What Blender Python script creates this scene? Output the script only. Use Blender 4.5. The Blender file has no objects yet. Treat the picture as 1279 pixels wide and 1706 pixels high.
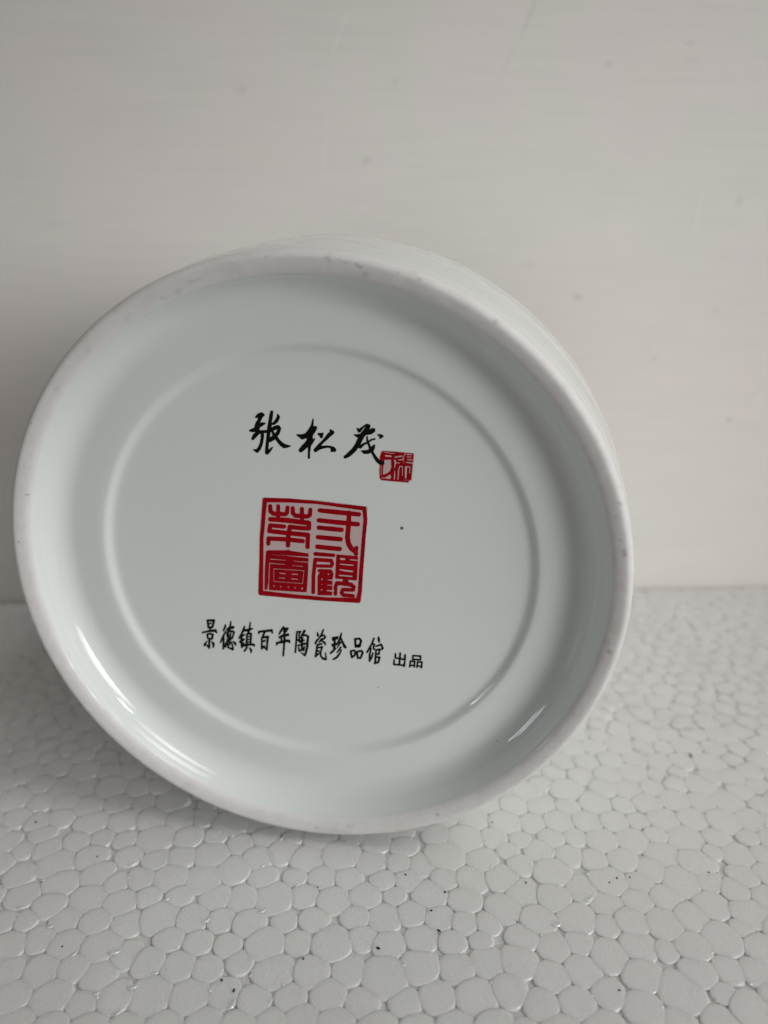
import bpy, bmesh, math, random
import numpy as np
from mathutils import Vector, Matrix
random.seed(7)
rng = np.random.default_rng(11)
PI = math.pi
S = bpy.context.scene
# one unit is one centimetre

# ------------------------------------------------------------------ camera
cam_d = bpy.data.cameras.new('camera')
cam = bpy.data.objects.new('camera', cam_d)
S.collection.objects.link(cam)
cam.location = (1.2935, -11.4487, 10.833)
cam.rotation_euler = (math.radians(70), 0, 0)
cam_d.sensor_fit = 'HORIZONTAL'
cam_d.sensor_width = 36
cam_d.lens = 36.0
cam_d.clip_start = 0.1
cam_d.clip_end = 1000
cam_d.dof.use_dof = True
cam_d.dof.focus_distance = 12.8
cam_d.dof.aperture_fstop = 0.14
S.camera = cam

# ------------------------------------------------------------------ world and lamps
W = bpy.data.worlds.new('World'); S.world = W; W.use_nodes = True
bg = W.node_tree.nodes['Background']
bg.inputs[0].default_value = (1.0, 0.94, 0.89, 1)
bg.inputs[1].default_value = 0.122

def area(name, loc, target, sx, sy, power, col, spread=180):
    l = bpy.data.lights.new(name, 'AREA'); l.shape = 'RECTANGLE'
    l.size = sx; l.size_y = sy; l.energy = power; l.color = col
    l.spread = math.radians(spread)
    o = bpy.data.objects.new(name, l); S.collection.objects.link(o)
    o.location = loc
    o.rotation_euler = (Vector(target) - Vector(loc)).to_track_quat('-Z', 'Y').to_euler()
    return o
# daylight of a window to the right: the wide soft glow round it and its two bright panes
area('window_light', (47.0, -33.7, 17.5), (3.5, 7.5, 5), 32, 32, 1700, (0.995, 0.997, 0.985), 34)
area('window_light', (38.2, -9.2, 51.0), (3, 5, 4), 35, 35, 1050, (1.0, 0.995, 0.985), 36)
area('window_pane_light', (65, -28, 43), (0, 0, 5), 2, 9, 120, (0.97, 0.99, 1.0), 50)
area('window_pane_light', (62.5, -32, 43), (0, 0, 5), 2, 9, 120, (0.97, 0.99, 1.0), 50)
area('window_pane_light', (60, -36, 43), (0, 0, 5), 2, 9, 120, (0.97, 0.99, 1.0), 50)
# a smaller, farther window to the left
area('far_window_light', (-60, -20, 9), (4, 0, 4), 2.5, 11, 75, (0.85, 0.93, 1.0), 50)
area('far_window_light', (-57, -27, 9), (4, 0, 4), 2.5, 11, 75, (0.85, 0.93, 1.0), 50)

S.view_settings.view_transform = 'Standard'
S.view_settings.look = 'None'
S.view_settings.exposure = 0
S.view_settings.gamma = 1

# ------------------------------------------------------------------ helpers
def mesh_obj(name, verts, faces, mat=None, parent=None, smooth=False):
    me = bpy.data.meshes.new(name)
    me.from_pydata([tuple(map(float, v)) for v in verts], [], faces)
    if smooth:
        me.polygons.foreach_set('use_smooth', [True] * len(me.polygons))
    me.update()
    o = bpy.data.objects.new(name, me); S.collection.objects.link(o)
    if mat: me.materials.append(mat)
    if parent: o.parent = parent
    return o

def tag(o, label=None, cat=None, group=None, kind=None):
    for k, v in (('label', label), ('category', cat), ('group', group), ('kind', kind)):
        if v: o[k] = v
    return o

class NT:
    def __init__(s, name):
        s.m = bpy.data.materials.new(name); s.m.use_nodes = True
        s.t = s.m.node_tree; s.b = s.t.nodes['Principled BSDF']
    def n(s, typ, **kw):
        nd = s.t.nodes.new(typ)
        for k, v in kw.items():
            if k.startswith('i_'): nd.inputs[int(k[2:]) if k[2:].isdigit() else k[2:]].default_value = v
            else: setattr(nd, k, v)
        return nd
    def l(s, a, b): s.t.links.new(a, b)
    def math(s, op, a, b=None, clamp=False):
        nd = s.n('ShaderNodeMath', operation=op); nd.use_clamp = clamp
        for i, x in enumerate((a, b)):
            if x is None: continue
            if isinstance(x, (int, float)): nd.inputs[i].default_value = x
            else: s.l(x, nd.inputs[i])
        return nd.outputs[0]
    def mix(s, fac, a, b):
        nd = s.n('ShaderNodeMix', data_type='RGBA')
        for i, x in ((0, fac), (6, a), (7, b)):
            if isinstance(x, (int, float)): nd.inputs[i].default_value = x
            elif isinstance(x, tuple): nd.inputs[i].default_value = x if len(x) == 4 else x + (1,)
            else: s.l(x, nd.inputs[i])
        return nd.outputs[2]
    def ramp(s, x, a, b, lo=0.0, hi=1.0):
        nd = s.n('ShaderNodeMapRange'); nd.clamp = True
        s.l(x, nd.inputs[0])
        for i, v in ((1, a), (2, b), (3, lo), (4, hi)): nd.inputs[i].default_value = v
        return nd.outputs[0]
    def noise(s, vec, scale, detail=2, rough=0.5):
        nd = s.n('ShaderNodeTexNoise'); s.l(vec, nd.inputs['Vector'])
        nd.inputs['Scale'].default_value = scale; nd.inputs['Detail'].default_value = detail
        nd.inputs['Roughness'].default_value = rough
        return nd.outputs['Fac']
    def mapping(s, vec, scale=(1, 1, 1), rot=(0, 0, 0), loc=(0, 0, 0)):
        nd = s.n('ShaderNodeMapping'); s.l(vec, nd.inputs[0])
        nd.inputs['Location'].default_value = loc; nd.inputs['Rotation'].default_value = rot
        nd.inputs['Scale'].default_value = scale
        return nd.outputs[0]
    def bump(s, h, strength, dist=0.01):
        nd = s.n('ShaderNodeBump'); s.l(h, nd.inputs['Height'])
        nd.inputs['Strength'].default_value = strength; nd.inputs['Distance'].default_value = dist
        s.l(nd.outputs[0], s.b.inputs['Normal'])
    def coords(s):
        return s.n('ShaderNodeTexCoord').outputs['Object']

# ------------------------------------------------------------------ materials
def mat_porcelain():
    t = NT('glazed_porcelain'); c = t.coords()
    n1 = t.noise(c, 0.35, 3)
    col = t.mix(t.ramp(n1, 0.35, 0.65), (0.785, 0.828, 0.797), (0.80, 0.838, 0.808))
    # tiny iron pinpricks in the glaze
    v = t.n('ShaderNodeTexVoronoi'); v.inputs['Scale'].default_value = 0.9; t.l(c, v.inputs['Vector'])
    sp = t.ramp(v.outputs['Distance'], 0.010, 0.016, 1, 0)
    keep = t.math('GREATER_THAN', t.n('ShaderNodeSeparateColor').outputs[0], 0.0)
    sc = t.n('ShaderNodeSeparateColor'); t.l(v.outputs['Color'], sc.inputs[0])
    keep = t.math('GREATER_THAN', sc.outputs[0], 0.90)
    col = t.mix(t.math('MULTIPLY', sp, keep), col, (0.16, 0.13, 0.09))
    t.l(col, t.b.inputs['Base Color'])
    t.b.inputs['Roughness'].default_value = 0.5
    t.b.inputs['Specular IOR Level'].default_value = 0.25
    t.b.inputs['Coat Weight'].default_value = 1.0
    t.b.inputs['Coat Roughness'].default_value = 0.035
    t.b.inputs['Coat IOR'].default_value = 1.5
    t.bump(t.noise(c, 1.2, 3), 0.12, 0.01)
    return t.m

FOOT_MARKS = [  # kiln grit and stains on the foot: x, z from its centre, half sizes, tilt, strength
    (.51, 5.06, .045, .03, 0, .6), (.66, 5.05, .04, .03, 0, .5), (.77, 5.03, .07, .02, .2, .45), (.96, 4.98, .05, .03, .3, .85),
    (1.02, 4.86, .07, .03, .1, .6), (1.49, 4.88, .03, .02, 0, .8), (1.81, 4.80, .08, .03, .5, .75), (2.89, 4.22, .05, .035, .6, .8),
    (4.84, 1.64, .05, .04, .3, .7), (4.82, 1.40, .04, .03, 0, .4), (4.99, .86, .055, .06, 0, .75), (4.90, 1.05, .03, .03, 0, .4), (4.93, -.86, .05, .05, 0, .7),
    (4.90, -.72, .04, .05, 0, .35), (2.27, -4.44, .045, .03, 0, .75), (.35, -5.05, .34, .07, 0, .32), (.65, -4.94, .10, .05, 0, .35), (.05, -5.02, .05, .02, 0, .5),
    (-1.74, 4.60, .10, .03, -.5, .4), (-1.49, 4.76, .14, .03, -.4, .35), (-2.0, 4.5, .12, .025, -.5, .35), (-4.74, 1.28, .03, .03, 0, .8),
    (-2.6, 4.2, .10, .04, -.8, .25), (-3.3, 3.7, .12, .03, -.9, .25), (-3.9, 3.1, .07, .03, -1, .3)]
def mat_foot():
    t = NT('unglazed_foot_biscuit'); c = t.coords()
    nz = t.n('ShaderNodeTexNoise'); t.l(c, nz.inputs['Vector']); nz.inputs['Scale'].default_value = 9.0
    wb = t.n('ShaderNodeVectorMath', operation='SCALE'); t.l(nz.outputs['Color'], wb.inputs[0]); wb.inputs['Scale'].default_value = 0.14
    wa = t.n('ShaderNodeVectorMath', operation='ADD'); t.l(c, wa.inputs[0]); t.l(wb.outputs[0], wa.inputs[1])
    ws = t.n('ShaderNodeVectorMath', operation='SUBTRACT'); t.l(wa.outputs[0], ws.inputs[0]); ws.inputs[1].default_value = (.07, .07, .07)
    wob = ws.outputs[0]
    n = t.noise(c, 5.0, 4, 0.6)
    col = t.mix(t.ramp(n, 0.35, 0.7), (0.78, 0.764, 0.752), (0.725, 0.703, 0.690))
    big = t.noise(c, 1.1, 3, 0.6)
    col = t.mix(t.ramp(big, 0.55, 0.75, 0, 0.6), col, (0.60, 0.555, 0.53))
    v = t.n('ShaderNodeTexVoronoi'); v.inputs['Scale'].default_value = 3.2; t.l(t.mapping(c, (1, 1, 1)), v.inputs['Vector'])
    sc = t.n('ShaderNodeSeparateColor'); t.l(v.outputs['Color'], sc.inputs[0])
    d = t.math('ADD', v.outputs['Distance'], t.ramp(t.noise(c, 22, 2), 0.3, 0.7, -0.05, 0.05))
    spots = t.math('MULTIPLY', t.ramp(d, 0.05, 0.12, 1, 0), t.math('GREATER_THAN', sc.outputs[1], 0.86))
    col = t.mix(t.math('MULTIPLY', spots, 0.35), col, (0.16, 0.13, 0.12))
    fine = t.noise(c, 14, 3, 0.7)
    sp2 = t.math('MULTIPLY', t.ramp(fine, 0.67, 0.72), t.ramp(big, 0.5, 0.6))
    col = t.mix(t.math('MULTIPLY', sp2, 0.55), col, (0.25, 0.21, 0.18))
    for (x, z, a, b, r, k) in FOOT_MARKS:
        ln = t.n('ShaderNodeVectorMath', operation='LENGTH')
        mp = t.n('ShaderNodeMapping', vector_type='TEXTURE'); t.l(wob, mp.inputs[0])
        mp.inputs['Location'].default_value = (x, 0, z + 5.42); mp.inputs['Rotation'].default_value = (0, r, 0)
        mp.inputs['Scale'].default_value = (a, 50, b); t.l(mp.outputs[0], ln.inputs[0])
        col = t.mix(t.ramp(ln.outputs['Value'], 0.2, 1.3, k * .62, 0), col, (0.24, 0.21, 0.19))
    sy = t.n('ShaderNodeSeparateXYZ'); t.l(c, sy.inputs[0])
    creep = t.math('ADD', sy.outputs[1], t.ramp(t.noise(c, 4.0, 3, 0.6), 0.3, 0.7, -0.03, 0.03))
    gl = t.ramp(creep, 0.035, 0.125)
    col = t.mix(gl, col, (0.80, 0.81, 0.79))
    t.l(t.ramp(gl, 0.3, 1.0, 0.0, 0.8), t.b.inputs['Coat Weight'])
    t.b.inputs['Coat Roughness'].default_value = 0.08
    t.l(col, t.b.inputs['Base Color'])
    t.b.inputs['Roughness'].default_value = 0.62
    t.b.inputs['Specular IOR Level'].default_value = 0.3
    t.bump(t.noise(c, 30, 3, 0.7), 0.25, 0.01)
    return t.m

def mat_ink(name, col, rough=0.3, var=None):
    t = NT(name); c = t.coords()
    if var:
        t.l(t.mix(t.ramp(t.noise(c, 3.5, 4, 0.65), 0.35, 0.65), col, var), t.b.inputs['Base Color'])
    else:
        t.b.inputs['Base Color'].default_value = col + (1,)
    t.b.inputs['Roughness'].default_value = rough
    t.b.inputs['Specular IOR Level'].default_value = 0.05
    t.b.inputs['Coat Weight'].default_value = 0.12
    t.b.inputs['Coat Roughness'].default_value = 0.05
    return t.m

def mat_foam():
    t = NT('expanded_polystyrene'); c = t.coords()
    g = t.n('ShaderNodeNewGeometry')
    oi = t.n('ShaderNodeObjectInfo')
    n = t.noise(c, 0.55, 3)
    col = t.mix(t.ramp(n, 0.35, 0.65), (0.765, 0.760, 0.742), (0.80, 0.797, 0.78))
    # grey dust rubbed into the skin in places
    dirt = t.math('MULTIPLY', t.ramp(t.noise(c, 2.3, 4, 0.7), 0.56, 0.72), t.ramp(t.noise(c, 26, 2, 0.6), 0.52, 0.66))
    col = t.mix(t.math('MULTIPLY', dirt, 0.35), col, (0.36, 0.34, 0.32))
    t.l(col, t.b.inputs['Base Color'])
    t.b.inputs['Roughness'].default_value = 0.42
    t.b.inputs['Coat Weight'].default_value = 0.7
    t.b.inputs['Coat Roughness'].default_value = 0.07
    t.b.inputs['Specular IOR Level'].default_value = 0.45
    t.b.inputs['Subsurface Weight'].default_value = 0.35
    t.b.inputs['Subsurface Radius'].default_value = (0.22, 0.22, 0.22)
    t.b.inputs['Subsurface Scale'].default_value = 1.0
    # the closed cells inside each bead: a fine pebbled skin
    v = t.n('ShaderNodeTexVoronoi'); v.inputs['Scale'].default_value = 26; t.l(c, v.inputs['Vector'])
    h = t.math('ADD', v.outputs['Distance'], t.noise(c, 60, 2, 0.6))
    t.bump(h, 0.5, 0.010)
    return t.m

WALL_SPOTS = [  # x, z, half length, half width, tilt, strength: dents and dirt on the paint
    (6.75, 9.12, .16, .07, -.5, .55), (9.17, 7.39, .09, .06, 0, .38), (11.69, 5.53, .12, .08, .2, .5),
    (10.79, 8.74, .07, .12, 0, .3), (7.07, 14.89, .08, .08, 0, .42), (1.56, 14.44, .06, .12, 0, .2),
    (9.13, 15.38, .16, .06, .1, .3), (11.02, 11.64, .09, .14, -.3, .3), (-2.32, 14.23, .15, .10, .2, .25),
    (0.82, 12.6, .14, .10, 0, .28), (5.29, 10.01, .13, .07, 0, .16), (4.95, 15.95, .50, .07, 1.25, .22),
    (4.45, 14.9, .7, .06, 1.1, .10), (8.9, 7.7, .22, .05, -.6, .12), (12.3, 6.3, .5, .05, .8, .12),
    (-6.2, 15.0, .9, .04, .02, .10), (11.4, 8.9, .6, .04, 0, .08), (9.2, 15.0, .2, .04, .1, .22)]
def mat_wall():
    t = NT('white_wall_paint'); c = t.coords()
    sx = t.n('ShaderNodeSeparateXYZ'); t.l(c, sx.inputs[0])
    broad = t.noise(c, 0.22, 3)
    col = t.mix(t.ramp(broad, 0.35, 0.65), (0.825, 0.766, 0.738), (0.795, 0.772, 0.730))
    streak = t.noise(t.mapping(c, (0.16, 1, 2.4), (0, 0.02, 0)), 2.0, 4, 0.62)
    col = t.mix(t.ramp(streak, 0.40, 0.72, 0, 0.16), col, (0.60, 0.59, 0.57))
    for (x, z, a, b, r, k) in WALL_SPOTS:
        m = t.n('ShaderNodeMapping', vector_type='TEXTURE'); t.l(c, m.inputs[0])
        m.inputs['Location'].default_value = (x, 0, z); m.inputs['Rotation'].default_value = (0, -r, 0)
        m.inputs['Scale'].default_value = (a, 50, b)
        ln = t.n('ShaderNodeVectorMath', operation='LENGTH'); t.l(m.outputs[0], ln.inputs[0])
        col = t.mix(t.ramp(ln.outputs['Value'], 0.2, 1.25, k * .6, 0), col, (0.22, 0.20, 0.18))
    for (x, z, a, b, r, k) in [(9.93, 11.3, .75, .07, 1.5, .35), (0.15, 15.4, .9, .06, 1.15, .35), (-.25, 13.0, 1.6, .04, 1.5, .25)]:
        m = t.n('ShaderNodeMapping', vector_type='TEXTURE'); t.l(c, m.inputs[0])
        m.inputs['Location'].default_value = (x, 0, z); m.inputs['Rotation'].default_value = (0, -r, 0)
        m.inputs['Scale'].default_value = (a, 50, b)
        ln = t.n('ShaderNodeVectorMath', operation='LENGTH'); t.l(m.outputs[0], ln.inputs[0])
        col = t.mix(t.ramp(ln.outputs['Value'], 0.3, 1.1, k, 0), col, (0.90, 0.87, 0.85))
    t.l(col, t.b.inputs['Base Color'])
    t.b.inputs['Roughness'].default_value = 0.6
    t.b.inputs['Specular IOR Level'].default_value = 0.3
    t.bump(t.math('ADD', t.math('MULTIPLY', streak, 0.6), t.noise(c, 1.3, 4, 0.6)), 0.35, 0.03)
    return t.m

M_PORC = mat_porcelain(); M_FOOT = mat_foot(); M_FOAM = mat_foam(); M_WALL = mat_wall()
M_BLACK = mat_ink('black_underglaze_ink', (0.006, 0.007, 0.006))
M_RED = mat_ink('red_seal_enamel', (0.36, 0.003, 0.010), var=(0.28, 0.002, 0.006))
M_BLUSH = mat_ink('pink_bleed_round_red_enamel', (0.60, 0.47, 0.465))
M_SPOT = mat_ink('brown_iron_spot', (0.16, 0.12, 0.07))
M_DUST = mat_ink('dark_grit', (0.035, 0.03, 0.028), 0.8)

# ------------------------------------------------------------------ wall
WA = math.radians(2.83)
wv = [(-90, 0, -20), (90, 0, -20), (90, 0, 70), (-90, 0, 70), (-90, 4, -20), (90, 4, -20), (90, 4, 70), (-90, 4, 70)]
wf = [(0, 1, 2, 3), (5, 4, 7, 6), (4, 0, 3, 7), (1, 5, 6, 2), (3, 2, 6, 7), (4, 5, 1, 0)]
wall = mesh_obj('wall', wv, wf, M_WALL)
wall.location = (0, 10.63, 0); wall.rotation_euler = (0, 0, WA)
tag(wall, 'plain white painted wall behind the porcelain pot', kind='structure')
def wall_y(x): return 10.63 + math.tan(WA) * x

# ------------------------------------------------------------------ foam slab of moulded beads
SX0, SX1, SY0 = -17.0, 21.0, -8.0
slab_v, slab_f = [], []
gap = 0.10
zt, zb = -0.038, -4.0
pts2 = [(SX0, SY0), (SX1, SY0), (SX1, wall_y(SX1) - gap), (SX0, wall_y(SX0) - gap)]
slab_v = [(x, y, zt) for x, y in pts2] + [(x, y, zb) for x, y in pts2]
slab_f = [(0, 1, 2, 3), (7, 6, 5, 4), (0, 4, 5, 1), (1, 5, 6, 2), (2, 6, 7, 3), (3, 7, 4, 0)]
foam = bpy.data.objects.new('foam_slab', None); S.collection.objects.link(foam)
tag(foam, 'white polystyrene foam slab with visible beads under the porcelain pot', 'foam slab')
core = mesh_obj('slab_core', slab_v, slab_f, M_FOAM, foam)

def relaxed_points(x0, x1, y0, y1, s):
    P = []
    nx, ny = int((x1 - x0) / s), int((y1 - y0) / (s * 0.866))
    for j in range(ny + 1):
        for i in range(nx + 1):
            P.append((x0 + (i + 0.5 * (j % 2)) * s + rng.normal(0, s * .24), y0 + j * s * .866 + rng.normal(0, s * .24)))
    return np.array(P)
BS = 0.535
P = relaxed_points(SX0 + .3, SX1 - .3, SY0 + .3, 12.4, BS)
RW = 1 + np.clip(rng.normal(0, .17, len(P)), -.38, .34)            # bead size factor
def neighbours(P, r):
    cell = {}
    for i, (x, y) in enumerate(P): cell.setdefault((int(x // r), int(y // r)), []).append(i)
    out = []
    for i, (x, y) in enumerate(P):
        cx, cy = int(x // r), int(y // r); L = []
        for a in (-1, 0, 1):
            for b in (-1, 0, 1):
                for j in cell.get((cx + a, cy + b), ()):
                    if j != i and (P[j][0] - x) ** 2 + (P[j][1] - y) ** 2 < r * r: L.append(j)
        out.append(L)
    return out
for it in range(7):                              # push apart to even spacing, bigger beads keep more room
    N = neighbours(P, BS * 1.5)
    Q = P.copy()
    for i, L in enumerate(N):
        if not L: continue
        d = P[i] - P[L]; r = np.hypot(d[:, 0], d[:, 1]) + 1e-6
        want = BS * 0.5 * (RW[i] + RW[L]) * 1.02
        Q[i] += ((d / r[:, None]) * (np.maximum(want - r, 0) * 0.30)[:, None]).sum(0)
    P = Q
N = neighbours(P, BS * 2.2)
K = 18
TH = np.linspace(0, 2 * PI, K, endpoint=False)
beads = []
cp, sp_ = math.cos(math.radians(20)), math.sin(math.radians(20))
def project(x, y, z):
    dx, dy, dz = x - 1.2935, y + 11.4487, z - 10.833
    zz = dy * cp - dz * sp_
    if zz < .5: return None
    return 640 + 1279 * dx / zz, 853 - 1279 * (dy * sp_ + dz * cp) / zz, zz
for i, (x, y) in enumerate(P):
    if not (SX0 + .1 < x < SX1 - .1 and SY0 + .1 < y < wall_y(x) - gap - .12): continue
    L = N[i]
    d = P[L] - P[i]; r = np.hypot(d[:, 0], d[:, 1]); an = np.arctan2(d[:, 1], d[:, 0])
    share = RW[i] / (RW[i] + RW[L])
    rr = r * share
    c = np.cos(TH[:, None] - an[None, :])
    rho = np.where(c > .05, rr[None, :] / np.maximum(c, .05), 9)
    lim = BS * 0.66 * RW[i]
    rho = np.concatenate([rho, np.full((K, 1), lim)], 1)
    rho = rng.uniform(1.17, 1.34) * (rho ** -4.2).sum(1) ** (-1 / 4.2)
    # keep off the wall side and slab edges
    dyw = (wall_y(x) - gap - y)
    sn = np.sin(TH); rho = np.where(sn > .05, np.minimum(rho, dyw / np.maximum(sn, .05)), rho)
    beads.append((x, y, rho))
def bead_mesh(x, y, rho, cx=0, cy=0):
    top = rng.normal(0, .0021); tx, ty = rng.normal(0, .008, 2)
    rings = [(0.50, 0.0), (0.74, -0.0005), (0.87, -0.002), (0.94, -0.0055), (0.985, -0.014), (1.0, -0.045)]
    V = []
    for f, z in rings:
        for k in range(K):
            px, py = rho[k] * f * math.cos(TH[k]), rho[k] * f * math.sin(TH[k])
            V.append((px + cx, py + cy, z + top + px * tx + py * ty))
    V.append((cx, cy, top + .0015))
    F = []
    for q in range(len(rings) - 1):
        for k in range(K):
            k2 = (k + 1) % K
            F.append((q * K + k, (q + 1) * K + k, (q + 1) * K + k2, q * K + k2))
    c0 = len(V) - 1
    for k in range(K): F.append((c0, k, (k + 1) % K))
    return V, F
def seen_size(b):
    q = project(b[0], b[1], 0)
    if q is None: return 0
    if not (-25 < q[0] < 1304 and 960 < q[1] < 1730): return 0
    if ((q[0] - 535) / 500) ** 2 + ((q[1] - 895) / 480) ** 2 < 1: return 0
    return b[2].mean() ** 2 * q[1] / q[2] ** 3
order = sorted(range(len(beads)), key=lambda i: -seen_size(beads[i]))
near = [i for i in order[:296] if seen_size(beads[i]) > 0]
nearset = set(near)
for i in near:
    x, y, rho = beads[i]
    V, F = bead_mesh(x, y, rho)
    o = mesh_obj('bead', V, F, M_FOAM, foam, True); o.location = (x, y, 0)
V, F = [], []
for i in range(len(beads)):
    if i in nearset: continue
    x, y, rho = beads[i]
    v, f = bead_mesh(x, y, rho, x, y)
    b0 = len(V); V += v; F += [tuple(q + b0 for q in t) for t in f]
o = mesh_obj('bead_field', V, F, M_FOAM, foam, True); tag(o, kind='stuff')

# tiny glossy domes added in the creases to give the bead edges glints
GLINTS = [(-5.7, 0.88, 2), (-3.08, 0.07, 2), (-3.29, -0.55, 3), (-1.63, 0.23, 3), (-2.47, -1.35, 3), (-1.51, -1.68, 4), (-0.86, -1.62, 4), (-3.09, -2.29, 5), (-3.73, -2.26, 3), (-4.96, -1.29, 3), (-4.74, -0.86, 2), (-4.19, -1.78, 3), (-2.55, -2.93, 4), (-3.07, -3.03, 3), (-1.03, -3.13, 5), (-2.57, -3.44, 4), (-0.46, -3.13, 2), (-2.39, -2.53, 3), (-0.64, 0.07, 3), (-0.9, -0.55, 2), (-0.25, -0.92, 3), (1.94, 0.5, 4), (4.49, 0.83, 3), (5.63, 0.55, 2), (8.59, 0.58, 3), (3.18, -0.48, 2), (4.43, -0.15, 2), (4.99, -1.31, 5), (4.2, -1.82, 5), (5.16, -0.79, 2), (1.48, -2.61, 2), (8.43, 2.59, 3), (7.76, 5.32, 3), (4.23, 1.84, 2)]
SN = []
bx = np.array([(b[0], b[1]) for b in beads])
for (x, y, k) in GLINTS:                        # settle each into the nearest crease
    i = int(np.argmin(np.hypot(bx[:, 0] - x, bx[:, 1] - y))); t = math.atan2(y - bx[i, 1], x - bx[i, 0])
    q = int(round((t % (2 * PI)) / (2 * PI) * K)) % K
    SN.append((bx[i, 0] + beads[i][2][q] * .93 * math.cos(t), bx[i, 1] + beads[i][2][q] * .93 * math.sin(t), k))
GLINTS = SN
for (x, y, rho) in beads:
    if rng.random() < .2 and -7 < x < 12 and -4 < y < 9:
        t = rng.uniform(0, 2 * PI); k = int(t / (2 * PI) * K) % K
        GLINTS.append((x + rho[k] * .93 * math.cos(t), y + rho[k] * .93 * math.sin(t), rng.uniform(.6, 1.8)))
M_GLINT = mat_ink('glossy_glint', (0.78, 0.78, 0.77), 0.25)
M_GLINT.node_tree.nodes['Principled BSDF'].inputs['Coat Weight'].default_value = 1.0
M_GLINT.node_tree.nodes['Principled BSDF'].inputs['Coat IOR'].default_value = 2.3  # strong coat so the added domes glint brighter
V, F = [], []
for (x, y, k) in GLINTS:
    a = rng.uniform(.1, 1.2); ln, wd, ht = .020 * k + .015, .006 * k + .007, .004 * k + .010
    b0 = len(V)
    for q in range(1, 4):
        ph = q * PI / 8
        for j in range(10):
            t = j * PI / 5
            px, py = ln * math.sin(ph) * math.cos(t), wd * math.sin(ph) * math.sin(t)
            py += .9 * px * px / max(ln, .01) * .5
            V.append((x + px * math.cos(a) - py * math.sin(a), y + px * math.sin(a) + py * math.cos(a), -.006 + ht * math.cos(ph) + rng.normal(0, .0012)))
    V.append((x, y, -.006 + ht)); c0 = len(V) - 1
    for j in range(10):
        j2 = (j + 1) % 10
        F.append((c0, b0 + j, b0 + j2))
        for q in range(2): F.append((b0 + q * 10 + j, b0 + q * 10 + 10 + j, b0 + q * 10 + 10 + j2, b0 + q * 10 + j2))
o = mesh_obj('glint_domes', V, F, M_GLINT, foam, True); tag(o, kind='stuff')

# grit lying on the foam
V, F = [], []
specks = [(8.05, 2.63, .045), (5.45, -.80, .03), (1.2, -2.23, .04), (1.68, -.72, .022), (2.36, -1.11, .03), (3.61, 1.58, .02),
          (4.87, -2.96, .02), (-5.51, .58, .03), (5.29, -.9, .02), (3.52, -1.72, .02), (.01, -2.42, .03), (.13, -1.0, .02),
          (-1.21, -2.79, .03), (-.99, -2.96, .035), (7.14, -.67, .02), (5.69, -.78, .018), (3.81, -.9, .02), (3.41, .58, .018),
          (2.2, -1.9, .03), (2.1, -1.5, .02), (-4.0, -.3, .02), (-3.9, -2.2, .02), (6.3, .4, .02)]
for k in range(8): specks.append((rng.uniform(-6, 10), rng.uniform(-3.4, 4), rng.uniform(.006, .014)))
for (x, y, r) in specks:
    b0 = len(V); el = rng.uniform(1, 2.2); a = rng.uniform(0, PI)
    for k in range(6):
        t = k * PI / 3; rr = r * rng.uniform(.7, 1.1)
        px, py = rr * el * .8 * math.cos(t), rr * .7 * math.sin(t)
        V.append((x + px * math.cos(a) - py * math.sin(a), y + px * math.sin(a) + py * math.cos(a), 0.002))
    V.append((x, y, r * .8 + .01)); V.append((x, y, -.02))
    for k in range(6):
        F.append((b0 + k, b0 + (k + 1) % 6, b0 + 6)); F.append((b0 + (k + 1) % 6, b0 + k, b0 + 7))
o = mesh_obj('grit', V, F, M_DUST)
tag(o, 'tiny dark specks of grit scattered on the white foam', 'grit', kind='stuff')

# ------------------------------------------------------------------ the porcelain pot, lying on its side
CZ = 5.42                                         # height of its axis
pot = bpy.data.objects.new('porcelain_pot', None); S.collection.objects.link(pot)
pot.rotation_euler = (0, 0, -0.14697323)
tag(pot, 'white porcelain pot lying on its side, marked foot towards the camera', 'porcelain pot')

def smooth_profile(pts, sub=6):
    # Catmull-Rom through the profile points
    out = []
    n = len(pts)
    for i in range(n - 1):
        p0 = pts[max(i - 1, 0)]; p1 = pts[i]; p2 = pts[i + 1]; p3 = pts[min(i + 2, n - 1)]
        for s in range(sub):
            t = s / sub
            out.append(tuple(0.5 * ((2 * p1[a]) + (-p0[a] + p2[a]) * t + (2 * p0[a] - 5 * p1[a] + 4 * p2[a] - p3[a]) * t * t
                       + (-p0[a] + 3 * p1[a] - 3 * p2[a] + p3[a]) * t ** 3) for a in (0, 1)))
    out.append(pts[-1]); return out
def lathe(name, prof, mat, seg=256, close_centre=False, wob=0.0):
    V, F = [], []
    for (r, d) in prof:
        for k in range(seg):
            t = 2 * PI * k / seg
            q = r * (1 + wob * (math.sin(2 * t + 1) + .6 * math.sin(3 * t)))
            V.append((q * math.cos(t), d, CZ + q * math.sin(t)))
    for i in range(len(prof) - 1):
        for k in range(seg):
            k2 = (k + 1) % seg
            F.append((i * seg + k, i * seg + k2, (i + 1) * seg + k2, (i + 1) * seg + k))
    if close_centre:
        c = len(V); V.append((0, prof[-1][1], CZ)); b = (len(prof) - 1) * seg
        for k in range(seg): F.append((b + k, b + (k + 1) % seg, c))
    return mesh_obj(name, V, F, mat, pot, True)

# unglazed foot ring, from its outer glaze line over the crown to its inner glaze line
foot = smooth_profile([(5.215, .200), (5.205, .120), (5.175, .045), (5.13, .008), (5.08, .0), (5.00, .018), (4.925, .050), (4.870, .098), (4.850, .145)], 4)
lathe('foot_ring', foot, M_FOOT)
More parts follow.
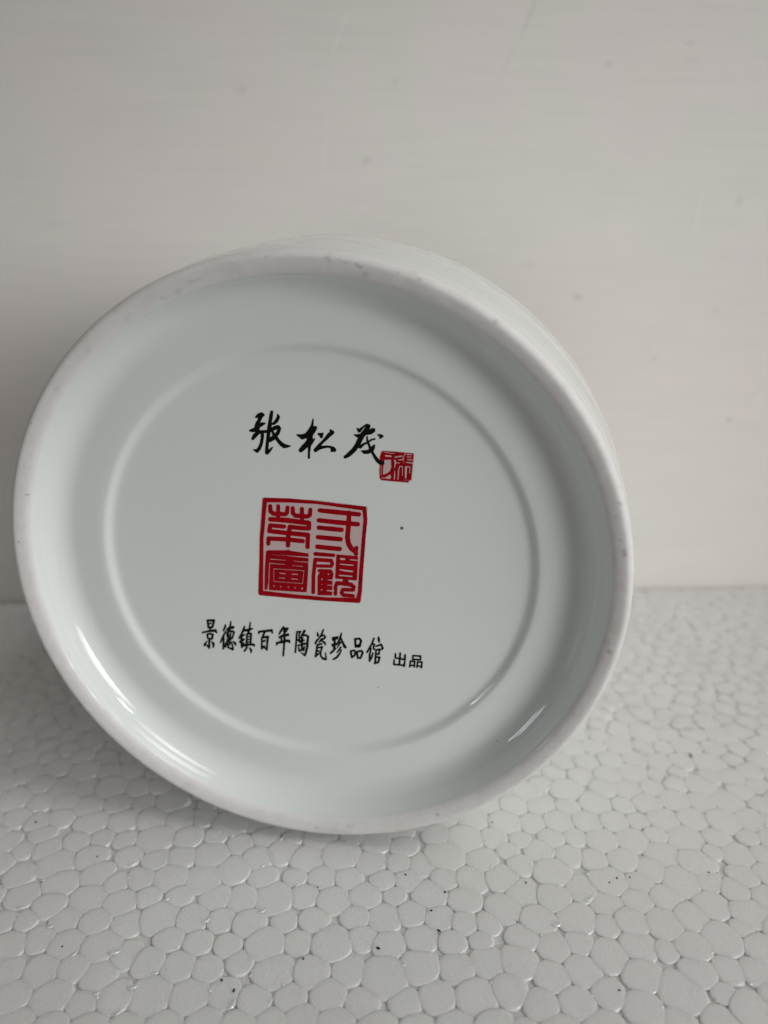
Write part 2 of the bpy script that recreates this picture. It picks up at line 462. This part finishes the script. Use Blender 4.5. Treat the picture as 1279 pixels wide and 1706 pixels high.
# recessed base: wall of the foot, its fillet, the outer floor, the step and the middle disc
base_p = smooth_profile([(4.850, .145), (4.836, .19), (4.80, .27), (4.745, .385), (4.66, .49), (4.54, .575), (4.40, .615), (4.2, .612),
                         (3.95, .598), (3.85, .598), (3.80, .606), (3.755, .630), (3.71, .664), (3.66, .690), (3.58, .7025), (3.40, .7041)], 6)
base_p += [(r, .7041) for r in (3.0, 2.5, 2.0, 1.5, 1.0, .5, .15)]
base = lathe('base', base_p, M_PORC, close_centre=True)
# body with faint throwing rings behind the foot, out to the shoulder, mouth and inside
outer = smooth_profile([(5.215, .200), (5.222, .25), (5.232, .32), (5.262, .5), (5.285, .75), (5.305, 1.1), (5.345, 1.6), (5.375, 2.1), (5.385, 2.6),
                        (5.36, 3.15), (5.29, 3.8), (5.14, 4.7), (4.95, 5.6), (4.78, 6.5), (4.66, 7.3), (4.62, 8.0), (4.66, 8.4), (4.72, 8.55),
                        (4.68, 8.66), (4.56, 8.62), (4.46, 8.3), (4.40, 7.8), (4.42, 7.2), (4.6, 6.2), (4.86, 5.0), (5.0, 3.6), (5.03, 2.2),
                        (4.9, 1.3), (4.5, 1.1), (3.0, 1.06), (.2, 1.05)], 14)
rid = []
for (r, d) in outer:
    if .25 < d < 5 and r > 5.12:
        r = r + min(1, (d - .25) * 4) * (.0030 * math.sin(d * 7.5) + .0008 * math.sin(d * 15.0 + 1))
    rid.append((r, d))
lathe('body', rid, M_PORC, close_centre=True)

# ------------------------------------------------------------------ painted marks on the base
# tracing transform: tracing units -> centimetres on the base (u right, w up from its centre)
T = np.array([[8.7625326886e-03, -2.9494026510e-04, -4.3200098167e+00],
              [5.7285792759e-04, -9.3501244068e-03, 8.5232207349e+00],
              [1.0582924338e-04, -2.4449849802e-04, 1.0]])

def seg_field(X, Y, st):
    D = np.full(X.shape, 1e9)
    if len(st) == 1:
        x, y, r = st[0]; return np.hypot(X - x, Y - y) - r
    for (x0, y0, r0), (x1, y1, r1) in zip(st[:-1], st[1:]):
        dx, dy = x1 - x0, y1 - y0; L = dx * dx + dy * dy + 1e-9
        t = np.clip(((X - x0) * dx + (Y - y0) * dy) / L, 0, 1)
        D = np.minimum(D, np.hypot(X - x0 - t * dx, Y - y0 - t * dy) - (r0 + (r1 - r0) * t))
    return D
def poly_field(X, Y, P_, rnd=0):
    D = np.full(X.shape, 1e9); inside = np.zeros(X.shape, bool); n = len(P_)
    for i in range(n):
        (x0, y0), (x1, y1) = P_[i], P_[(i + 1) % n]
        dx, dy = x1 - x0, y1 - y0; L = dx * dx + dy * dy + 1e-9
        t = np.clip(((X - x0) * dx + (Y - y0) * dy) / L, 0, 1)
        D = np.minimum(D, np.hypot(X - x0 - t * dx, Y - y0 - t * dy))
        cr = ((y0 > Y) != (y1 > Y)) & (X < (x1 - x0) * (Y - y0) / ((y1 - y0) if y1 != y0 else 1e-9) + x0)
        inside ^= cr
    return np.where(inside, -D, D) - rnd

def glyph(ox, oy, sc, add, cut=(), polys=(), cutpolys=(), rough=0.0, step=0.35, grow=0.0, ink=0.45):
    """field in tracing units, negative inside"""
    def tr(p): return (ox + p[0] / sc, oy + p[1] / sc) + ((p[2] / sc,) if len(p) > 2 else ())
    add = [[tr(p) for p in s] for s in add]; cut = [[tr(p) for p in s] for s in cut]
    polys = [([tr(p) for p in q], r / sc) for q, r in polys]; cutpolys = [([tr(p) for p in q], r / sc) for q, r in cutpolys]
    xs = [p[0] + s * p[2] for st in add for p in st for s in (-1, 1)] + [p[0] + s * r for q, r in polys for p in q for s in (-1, 1)]
    ys = [p[1] + s * p[2] for st in add for p in st for s in (-1, 1)] + [p[1] + s * r for q, r in polys for p in q for s in (-1, 1)]
    m = 1.5 + grow
    gx = np.arange(min(xs) - m, max(xs) + m + step, step); gy = np.arange(min(ys) - m, max(ys) + m + step, step)
    X, Y = np.meshgrid(gx, gy)
    D = np.full(X.shape, 1e9)
    for s in add: D = np.minimum(D, seg_field(X, Y, s))
    for q, r in polys: D = np.minimum(D, poly_field(X, Y, q, r))
    for s in cut: D = np.maximum(D, -seg_field(X, Y, s))
    for q, r in cutpolys: D = np.maximum(D, -poly_field(X, Y, q, r))
    if rough:
        D = D + rough * (np.sin(X * 1.3 + 2.1 * np.sin(Y * .7)) + np.sin(Y * 1.7 + 1.3 * np.sin(X * .9)) + .7 * np.sin(X * 3.1 + Y * 2.3)) * .4
    return gx, gy, D - grow - ink

def field_mesh(name, fld, mat, parent, lift):
    gx, gy, D = fld
    ny, nx = D.shape
    V, F, vid = [], [], {}
    def addv(key, x, y):
        if key not in vid:
            vid[key] = len(V)
            q = T @ np.array([x, y, 1.0])
            V.append((q[0] / q[2], 0.7041 - lift, CZ + q[1] / q[2]))
        return vid[key]
    ins = D < 0
    full = ins[:-1, :-1] & ins[:-1, 1:] & ins[1:, :-1] & ins[1:, 1:]
    anyc = ins[:-1, :-1] | ins[:-1, 1:] | ins[1:, :-1] | ins[1:, 1:]
    def corner(i, j): return addv(('c', i, j), gx[i], gy[j])
    def edge(i0, j0, i1, j1):
        a, b = D[j0, i0], D[j1, i1]; t = a / (a - b)
        key = ('e', min(i0, i1), min(j0, j1), i0 == i1)
        return addv(key, gx[i0] + (gx[i1] - gx[i0]) * t, gy[j0] + (gy[j1] - gy[j0]) * t)
    for j in range(ny - 1):
        i = 0
        row = np.nonzero(anyc[j])[0]
        if len(row) == 0: continue
        i = row[0]; end = row[-1]
        while i <= end:
            if full[j, i]:
                k = i
                while k + 1 < nx - 1 and full[j, k + 1]: k += 1
                F.append((corner(i, j), corner(i, j + 1), corner(k + 1, j + 1), corner(k + 1, j)))
                i = k + 1; continue
            if anyc[j, i]:
                cs = [(i, j), (i, j + 1), (i + 1, j + 1), (i + 1, j)]
                poly = []
                for q in range(4):
                    a, b = cs[q], cs[(q + 1) % 4]
                    ia, ib = ins[a[1], a[0]], ins[b[1], b[0]]
                    if ia: poly.append(corner(*a))
                    if ia != ib: poly.append(edge(a[0], a[1], b[0], b[1]))
                if len(poly) >= 3: F.append(tuple(poly))
            i += 1
    return mesh_obj(name, V, F, mat, parent)

def ink_part(name, label=None):
    # a mark printed on the base: an empty part whose characters are its pieces
    o = bpy.data.objects.new(name, None); S.collection.objects.link(o); o.parent = pot
    if label: o['label'] = label
    return o

# --- signature in black brush strokes
sig = ink_part('signature', 'black brush signature 张松茂')
G_zhang = glyph(410, 680, 15.99, [
    [(270, 245, 25), (330, 190, 40), (410, 165, 42), (455, 190, 33)], [(400, 200, 55), (360, 290, 45), (335, 360, 42)],
    [(310, 400, 52), (290, 500, 68), (285, 600, 62)], [(350, 470, 50), (430, 430, 42), (495, 415, 16)],
    [(90, 605, 12), (150, 600, 40), (250, 580, 55)], [(175, 820, 35), (230, 740, 52), (320, 650, 48), (460, 630, 33), (560, 630, 35), (620, 600, 30)],
    [(430, 660, 40), (430, 800, 36), (400, 960, 36), (350, 1080, 42), (290, 1150, 42), (210, 1120, 16)],
    [(680, 110, 35), (665, 200, 42), (640, 350, 42), (620, 500, 50), (600, 650, 44), (580, 800, 40), (570, 900, 38), (550, 1050, 36), (555, 1190, 50), (600, 1170, 30), (650, 1110, 25), (700, 1050, 10)],
    [(840, 180, 15), (860, 240, 36), (820, 330, 42), (750, 410, 35), (690, 430, 22)],
    [(700, 570, 45), (780, 525, 48), (850, 515, 50), (890, 550, 38), (845, 660, 46), (780, 760, 42), (850, 870, 40), (930, 960, 48), (1020, 1020, 52), (1100, 1020, 34), (1180, 1020, 7)],
    [(630, 850, 58), (740, 790, 55)], [(640, 560, 45), (710, 650, 26), (750, 740, 42)]])
field_mesh('character', G_zhang, M_BLACK, sig, .003)
G_song = glyph(480, 690, 14.21, [
    [(590, 120, 8), (580, 200, 20), (565, 290, 28), (540, 350, 40), (500, 440, 55), (440, 490, 45)],
    [(640, 330, 42), (590, 400, 55), (520, 490, 58), (510, 570, 70)], [(210, 495, 12), (270, 520, 32), (340, 545, 58), (440, 510, 55)],
    [(515, 600, 62), (460, 700, 58), (380, 780, 58), (300, 860, 46)], [(510, 640, 50), (503, 780, 30), (495, 900, 20), (490, 1000, 21), (492, 1035, 24)],
    [(540, 700, 32), (580, 640, 28), (625, 590, 10)], [(722, 475, 20), (780, 500, 42), (790, 545, 30)], [(760, 480, 25), (822, 470, 18)],
    [(1005, 390, 22), (1040, 440, 48), (970, 500, 43), (890, 590, 36), (820, 660, 28), (740, 740, 30), (650, 860, 42)],
    [(650, 855, 42), (730, 800, 45), (820, 790, 32), (920, 775, 22), (1010, 785, 25), (1060, 830, 50), (1090, 855, 45)], [(1030, 880, 22), (1060, 850, 45)]])
field_mesh('character', G_song, M_BLACK, sig, .003)
G_mao = glyph(565, 700, 15.99, [
    [(485, 235, 18), (540, 290, 42), (600, 230, 28), (670, 170, 18), (740, 140, 32), (780, 170, 50), (740, 250, 58), (690, 320, 60), (600, 430, 68), (540, 560, 62), (480, 680, 60), (400, 790, 56), (310, 880, 54), (230, 950, 48), (160, 990, 36)],
    [(410, 400, 12), (480, 420, 36), (560, 430, 50)], [(720, 350, 50), (830, 325, 60), (890, 285, 60), (910, 270, 50)],
    [(560, 720, 40), (650, 650, 26), (760, 600, 19), (860, 530, 17), (950, 510, 17)],
    [(745, 450, 15), (750, 540, 18), (780, 620, 22), (810, 710, 25), (850, 800, 38), (900, 890, 30), (950, 980, 36), (1020, 1080, 42), (1090, 1140, 48), (1160, 1150, 43)],
    [(605, 825, 14), (680, 860, 46), (780, 850, 48), (870, 800, 52), (910, 730, 42), (935, 680, 20)],
    [(1035, 395, 12), (1100, 420, 36), (1140, 440, 36), (1085, 490, 12)]])
field_mesh('character', G_mao, M_BLACK, sig, .004)

# --- small red seal beside the signature
seal_s = ink_part('small_seal', 'small red square seal beside the signature')
small = dict(ox=625, oy=745, sc=18.27,
    add=[], polys=[([(235, 135), (620, 160), (880, 188), (1165, 215), (1150, 400), (1130, 560), (1090, 1000), (1030, 1020), (1000, 1075), (850, 1060), (500, 1035), (200, 1000), (150, 950), (140, 700), (160, 550), (150, 330), (195, 170)], 6)],
    cut=[[(260, 160, 9), (450, 190, 12), (600, 205, 9)], [(320, 275, 26), (480, 285, 26)], [(600, 320, 18), (740, 290, 22), (830, 285, 18)],
         [(720, 400, 18), (820, 390, 20), (860, 340, 12)], [(595, 410, 26), (620, 480, 28), (590, 640, 12)], [(650, 480, 16), (740, 500, 14)],
         [(600, 730, 12), (585, 980, 20)], [(760, 590, 16), (715, 700, 18), (695, 985, 18)], [(740, 590, 14), (835, 600, 14), (830, 870, 12)],
         [(940, 620, 34), (930, 940, 26)], [(960, 605, 16), (1060, 610, 16), (1050, 800, 14)], [(970, 232, 18), (1110, 238, 16)], [(980, 305, 14), (1100, 315, 14)],
         [(990, 385, 16), (1130, 400, 16)], [(960, 470, 18), (1150, 500, 20)], [(185, 590, 12), (180, 860, 10)], [(925, 190, 16), (870, 300, 12), (868, 520, 6)],
         [(870, 1010, 8), (1020, 1015, 8)], [(200, 940, 12), (300, 960, 14)]],
    cutpolys=[([(285, 400), (480, 390), (492, 600), (450, 740), (350, 810), (240, 850), (245, 650)], 4), ([(465, 845), (490, 930), (440, 985), (280, 950), (400, 880)], 3)])
field_mesh('seal_bleed', glyph(**{**small, 'cut': [], 'cutpolys': []}, grow=.9, step=.5), M_BLUSH, seal_s, .001)
field_mesh('seal_impression', glyph(**small, rough=.12, step=.3, ink=.2), M_RED, seal_s, .002)

# --- large red seal
seal_l = ink_part('large_seal', 'large red square seal of four characters')
frame = glyph(420, 820, 6.395, [[(135, 87, 22), (400, 92, 19), (700, 115, 14), (950, 148, 16), (1195, 178, 20), (1207, 300, 19), (1190, 480, 18), (1160, 860, 20), (1148, 1060, 20), (1130, 1158, 24),
    (800, 1145, 18), (430, 1113, 20), (92, 1077, 24), (93, 900, 22), (97, 780, 19), (100, 480, 18), (110, 400, 19), (122, 240, 19), (135, 87, 22)]], rough=.35)
field_mesh('seal_bleed', glyph(420, 820, 6.395, [], polys=[([(120, 75), (700, 105), (1215, 170), (1160, 860), (1140, 1170), (430, 1120), (80, 1085), (95, 420)], 6)], grow=1.3, step=1.0), M_BLUSH, seal_l, .001)
field_mesh('seal_border', frame, M_RED, seal_l, .002)
field_mesh('character', glyph(425, 822, 12.79, [
    [(318, 280, 37), (325, 390, 38), (390, 440, 40), (640, 452, 38), (678, 420, 36), (688, 310, 36)], [(490, 280, 34), (490, 500, 36)],
    [(800, 325, 37), (802, 430, 38), (860, 482, 40), (1110, 500, 38), (1165, 470, 36), (1175, 355, 36)], [(995, 340, 36), (1000, 540, 38)],
    [(325, 560, 42), (600, 575, 46), (1140, 640, 46)], [(1148, 640, 40), (1145, 755, 40), (950, 745, 40), (740, 722, 40)], [(738, 722, 42), (705, 900, 40), (700, 1115, 40)],
    [(615, 715, 38), (320, 690, 38), (300, 810, 38), (660, 850, 40), (1120, 895, 44)], [(1125, 910, 40), (1115, 1150, 38)],
    [(280, 1080, 36), (285, 970, 38), (640, 985, 40), (1015, 1025, 38)]], rough=.12, ink=.75), M_RED, seal_l, .002)
field_mesh('character', glyph(515, 822, 12.79, [
    [(225, 370, 38), (600, 410, 44), (1060, 455, 38)], [(205, 582, 38), (600, 625, 44), (1035, 665, 40)], [(205, 738, 38), (450, 762, 42), (690, 785, 40)],
    [(185, 940, 38), (430, 965, 42), (670, 985, 40)], [(175, 1145, 40), (400, 1170, 42), (650, 1192, 40)],
    [(850, 420, 40), (838, 700, 44), (815, 950, 44), (842, 1090, 46), (905, 1190, 46), (980, 1240, 48), (1008, 1170, 36)], [(985, 1240, 46), (1000, 1290, 40)]], rough=.12, ink=.75), M_RED, seal_l, .002)
field_mesh('character', glyph(425, 910, 12.79, [[(265, 140, 34), (240, 500, 32), (230, 905, 30)], [(290, 130, 32), (690, 140, 40), (1105, 195, 32)], [(640, 130, 20), (700, 112, 24), (750, 130, 20)]],
    cut=[[(330, 190, 7), (640, 207, 8), (1150, 250, 17)], [(320, 285, 12), (650, 308, 9)], [(810, 325, 8), (1150, 355, 12)], [(640, 397, 9), (305, 372, 12), (287, 930, 11)],
         [(780, 420, 8), (1010, 440, 11)], [(400, 490, 10), (1040, 530, 10), (1012, 805, 10), (395, 757, 9), (400, 490, 10)], [(525, 585, 13), (640, 595, 14)], [(785, 602, 14), (900, 610, 14)],
         [(515, 685, 11), (630, 690, 12)], [(775, 702, 12), (900, 714, 12)], [(400, 860, 18)], [(550, 870, 18)], [(705, 883, 18)], [(850, 898, 18)], [(1000, 910, 22)]],
    polys=[([(250, 140), (1120, 200), (1110, 560), (1080, 975), (305, 925), (270, 600)], 14)], rough=.10, step=.3, ink=.45), M_RED, seal_l, .002)
field_mesh('character', glyph(515, 910, 12.79, [
    [(130, 172, 38), (520, 203, 34)], [(128, 300, 38), (90, 640, 36), (85, 990, 36)], [(130, 295, 38), (470, 315, 36), (492, 380, 36), (470, 436, 32), (150, 428, 30)],
    [(215, 530, 32), (450, 542, 36), (482, 600, 34), (470, 670, 34)],
    [(820, 800, 38), (590, 800, 38), (562, 870, 36), (558, 1025, 36)], [(600, 790, 36), (900, 832, 40), (950, 880, 38), (940, 940, 34), (720, 935, 38), (690, 1000, 38), (730, 1050, 38), (940, 1068, 34)], [(780, 690, 55), (765, 800, 55)]],
    cut=[[(410, 605, 20)], [(275, 715, 20)], [(395, 728, 10), (540, 740, 20)], [(270, 820, 12)], [(385, 835, 10), (520, 843, 13)], [(265, 940, 20)], [(385, 955, 16), (520, 962, 20)],
         [(680, 280, 26), (750, 285, 26)], [(875, 297, 14), (1060, 312, 16)], [(670, 392, 16), (930, 415, 18)], [(660, 510, 17), (780, 532, 22), (920, 545, 22)], [(645, 630, 18), (910, 652, 18)], [(180, 352, 12), (400, 360, 12)]],
    polys=[([(200, 640), (260, 560), (480, 560), (470, 1035), (200, 1030)], 18), ([(600, 205), (1020, 240), (1000, 715), (575, 680)], 18)], rough=.10, step=.3, ink=.45), M_RED, seal_l, .002)

# --- maker's line in black
mk = ink_part('maker_inscription', 'black line of writing under the large seal, 景德镇百年陶瓷珍品馆 出品')
LINE = [
 (330, 1025, 21.32, [[(330, 200, 26), (560, 205, 33), (540, 300, 30), (500, 440, 28)], [(335, 200, 28), (360, 440, 26)], [(340, 195, 25), (560, 190, 28)], [(380, 325, 22), (450, 300, 20)], [(370, 450, 22), (500, 440, 24)], [(420, 440, 28), (430, 560, 28)],
   [(155, 630, 24), (300, 595, 24), (460, 570, 34), (610, 560, 42), (645, 625, 24)], [(320, 690, 22), (340, 820, 28), (400, 865, 26), (490, 840, 32), (520, 700, 26), (420, 672, 26), (320, 690, 22)],
   [(400, 870, 34), (390, 1020, 28), (390, 1175, 30), (320, 1090, 22)], [(310, 930, 8), (240, 1050, 36), (230, 1080, 32)], [(480, 950, 12), (540, 1030, 40), (540, 1150, 18)]]),
 (360, 1030, 21.32, [[(325, 250, 18), (320, 320, 30), (260, 450, 22)], [(330, 490, 20), (250, 660, 28), (155, 870, 20)], [(270, 720, 26), (250, 1100, 24)], [(525, 140, 16), (500, 280, 22), (470, 450, 32)], [(390, 430, 28), (450, 370, 38), (600, 340, 42)],
   [(400, 520, 22), (385, 600, 22), (420, 710, 24)], [(400, 510, 22), (500, 475, 22), (600, 480, 30), (635, 520, 26), (570, 720, 24), (420, 712, 20)], [(445, 560, 10), (450, 650, 10)], [(525, 500, 14), (495, 690, 18)],
   [(390, 790, 25), (520, 765, 22)], [(440, 830, 36), (380, 870, 26)], [(350, 890, 22), (320, 1030, 25)], [(400, 880, 22), (420, 1050, 24), (590, 1120, 33), (598, 1060, 22), (560, 920, 20), (520, 850, 18)], [(480, 900, 22), (480, 970, 13)], [(600, 840, 12), (670, 900, 38), (690, 970, 18)]]),
 (390, 1030, 21.32, [[(370, 300, 14), (340, 400, 32), (270, 560, 26), (175, 720, 22)], [(330, 450, 34), (450, 440, 34), (640, 390, 22)], [(500, 480, 38)], [(570, 175, 18), (550, 380, 24), (510, 520, 28)], [(255, 600, 32), (270, 980, 32)], [(350, 600, 26), (240, 680, 18)],
   [(340, 770, 32), (210, 850, 32)], [(340, 900, 18)], [(270, 1050, 22), (280, 990, 40), (500, 950, 32), (700, 950, 28), (712, 1000, 20)], [(455, 600, 24), (440, 930, 28)], [(450, 580, 24), (600, 560, 28), (580, 930, 26)], [(500, 672, 15), (530, 670, 14)], [(480, 762, 16), (525, 760, 15)], [(480, 860, 16), (525, 856, 15)],
   [(470, 980, 24), (430, 1090, 28), (360, 1190, 20)], [(540, 1060, 10), (600, 1140, 33), (600, 1230, 16)]]),
 (420, 1040, 21.32, [[(235, 330, 25), (240, 280, 24), (460, 260, 34), (690, 230, 34), (715, 320, 20)], [(440, 300, 28), (360, 490, 26)], [(345, 500, 24), (340, 890, 23)], [(360, 490, 28), (560, 462, 34), (530, 700, 28), (520, 920, 26), (450, 860, 14)], [(400, 620, 24), (440, 600, 32)], [(340, 870, 24), (425, 800, 28), (440, 850, 20)]]),
 (450, 1040, 21.32, [[(475, 110, 22), (400, 230, 30), (320, 360, 20)], [(480, 170, 24), (620, 160, 28), (560, 260, 32)], [(500, 200, 28), (510, 640, 33)], [(330, 480, 28), (450, 420, 38), (630, 390, 42)], [(400, 520, 23), (400, 640, 23)], [(235, 740, 23), (240, 680, 30), (450, 640, 38), (520, 600, 38), (665, 610, 42), (690, 660, 22)], [(495, 640, 26), (490, 860, 24), (465, 1130, 24)]]),
 (480, 1045, 21.32, [[(310, 190, 23), (290, 500, 23), (255, 910, 21)], [(310, 180, 23), (440, 170, 23), (390, 260, 17), (390, 400, 14), (380, 490, 30), (330, 460, 18)], [(580, 150, 36), (520, 250, 33), (440, 390, 18)], [(530, 315, 22), (620, 290, 27), (715, 350, 30), (690, 500, 33), (680, 700, 33), (620, 950, 30), (590, 1020, 23), (480, 920, 14)],
   [(510, 400, 23), (420, 540, 24)], [(400, 530, 26), (560, 475, 24)], [(350, 670, 20), (480, 625, 26), (600, 600, 32)], [(490, 540, 30), (490, 800, 28)], [(370, 740, 18), (400, 860, 26), (480, 820, 22), (550, 830, 23), (575, 710, 18)]]),
 (510, 1045, 21.32, [[(400, 200, 9), (420, 310, 33)], [(610, 110, 20), (530, 320, 27), (460, 400, 19), (380, 490, 28), (330, 590, 26)], [(560, 320, 18), (640, 300, 20), (680, 370, 23), (620, 430, 26), (540, 440, 23), (470, 540, 20)], [(560, 500, 18), (650, 560, 30), (680, 630, 20)],
   [(400, 640, 23), (540, 605, 26)], [(400, 640, 26), (380, 800, 30), (335, 1060, 22)], [(330, 1050, 26), (450, 950, 20)], [(420, 740, 20), (570, 712, 26), (510, 900, 23), (520, 1040, 23), (600, 1130, 32), (700, 1160, 26), (703, 1060, 20), (690, 920, 9)], [(400, 850, 20), (450, 870, 20)]]),
 (540, 1050, 21.32, [[(310, 370, 18), (310, 290, 26), (480, 262, 28), (450, 320, 22)], [(380, 300, 26), (360, 680, 32)], [(285, 520, 22), (300, 570, 26)], [(300, 530, 24), (450, 500, 28)], [(230, 830, 26), (330, 740, 28), (410, 660, 20)], [(610, 130, 20), (570, 300, 30), (500, 440, 26), (440, 530, 18)], [(600, 320, 26), (680, 500, 33), (735, 600, 43), (780, 640, 16)],
   [(575, 450, 23), (470, 630, 11)], [(590, 620, 23), (530, 720, 20), (460, 800, 13)], [(610, 720, 13), (560, 830, 21), (450, 980, 28), (350, 1040, 23), (310, 1045, 11)]]),
 (570, 1055, 15.99, [[(345, 165, 22), (360, 370, 20), (465, 360, 25), (505, 210, 23), (460, 155, 22), (345, 165, 20)], [(370, 340, 22), (460, 332, 22)], [(230, 490, 19), (325, 470, 18), (352, 505, 17), (335, 600, 17), (260, 655, 18), (238, 560, 20), (230, 490, 18)], [(400, 500, 18), (515, 480, 20), (550, 530, 20), (490, 670, 20), (415, 670, 20), (400, 560, 18), (400, 500, 16)]]),
 (570, 1055, 15.99, [[(850, 150, 17), (790, 300, 17), (665, 515, 17)], [(800, 290, 14), (860, 310, 18), (830, 380, 14)], [(770, 410, 14), (732, 600, 17), (730, 755, 17), (790, 650, 18), (820, 540, 13)], [(850, 430, 24), (838, 400, 14)], [(970, 120, 17), (980, 200, 26), (990, 250, 11)], [(900, 360, 14), (960, 340, 17), (1040, 310, 19), (1085, 410, 21), (1050, 445, 16)],
   [(903, 460, 17), (880, 815, 19)], [(903, 460, 17), (1000, 435, 17), (980, 570, 17), (900, 570, 14)], [(900, 645, 17), (1000, 655, 20), (960, 790, 20), (870, 805, 20)]]),
 (645, 1075, 18.27, [[(255, 280, 20), (250, 400, 18), (545, 450, 20)], [(545, 310, 23), (540, 450, 23)], [(400, 255, 20), (370, 600, 22)], [(215, 470, 19), (205, 600, 18), (520, 622, 18)], [(540, 500, 17), (515, 650, 22)]]),
 (645, 1075, 18.27, [[(785, 330, 18), (780, 440, 18), (1010, 462, 18), (1018, 345, 20), (785, 330, 16)], [(710, 500, 18), (690, 670, 18)], [(710, 492, 16), (840, 510, 18), (825, 670, 18)], [(700, 622, 14), (830, 635, 14)], [(930, 520, 18), (905, 680, 18)], [(930, 520, 16), (1062, 530, 18), (1045, 700, 18)], [(915, 638, 14), (1050, 660, 14)]]),
]
for ox, oy, sc, st in LINE:
    field_mesh('character', glyph(ox, oy, sc, st, step=.3, ink=.58), M_BLACK, mk, .003)
# pinholes in the glaze of the base
for (x, y, r) in [(669.5, 880.5, 2.3), (545, 1251, 1.3)]:
    field_mesh('iron_spot', glyph(x, y, 1, [[(0, 0, r)]], step=.4), M_SPOT, pot, .0015)
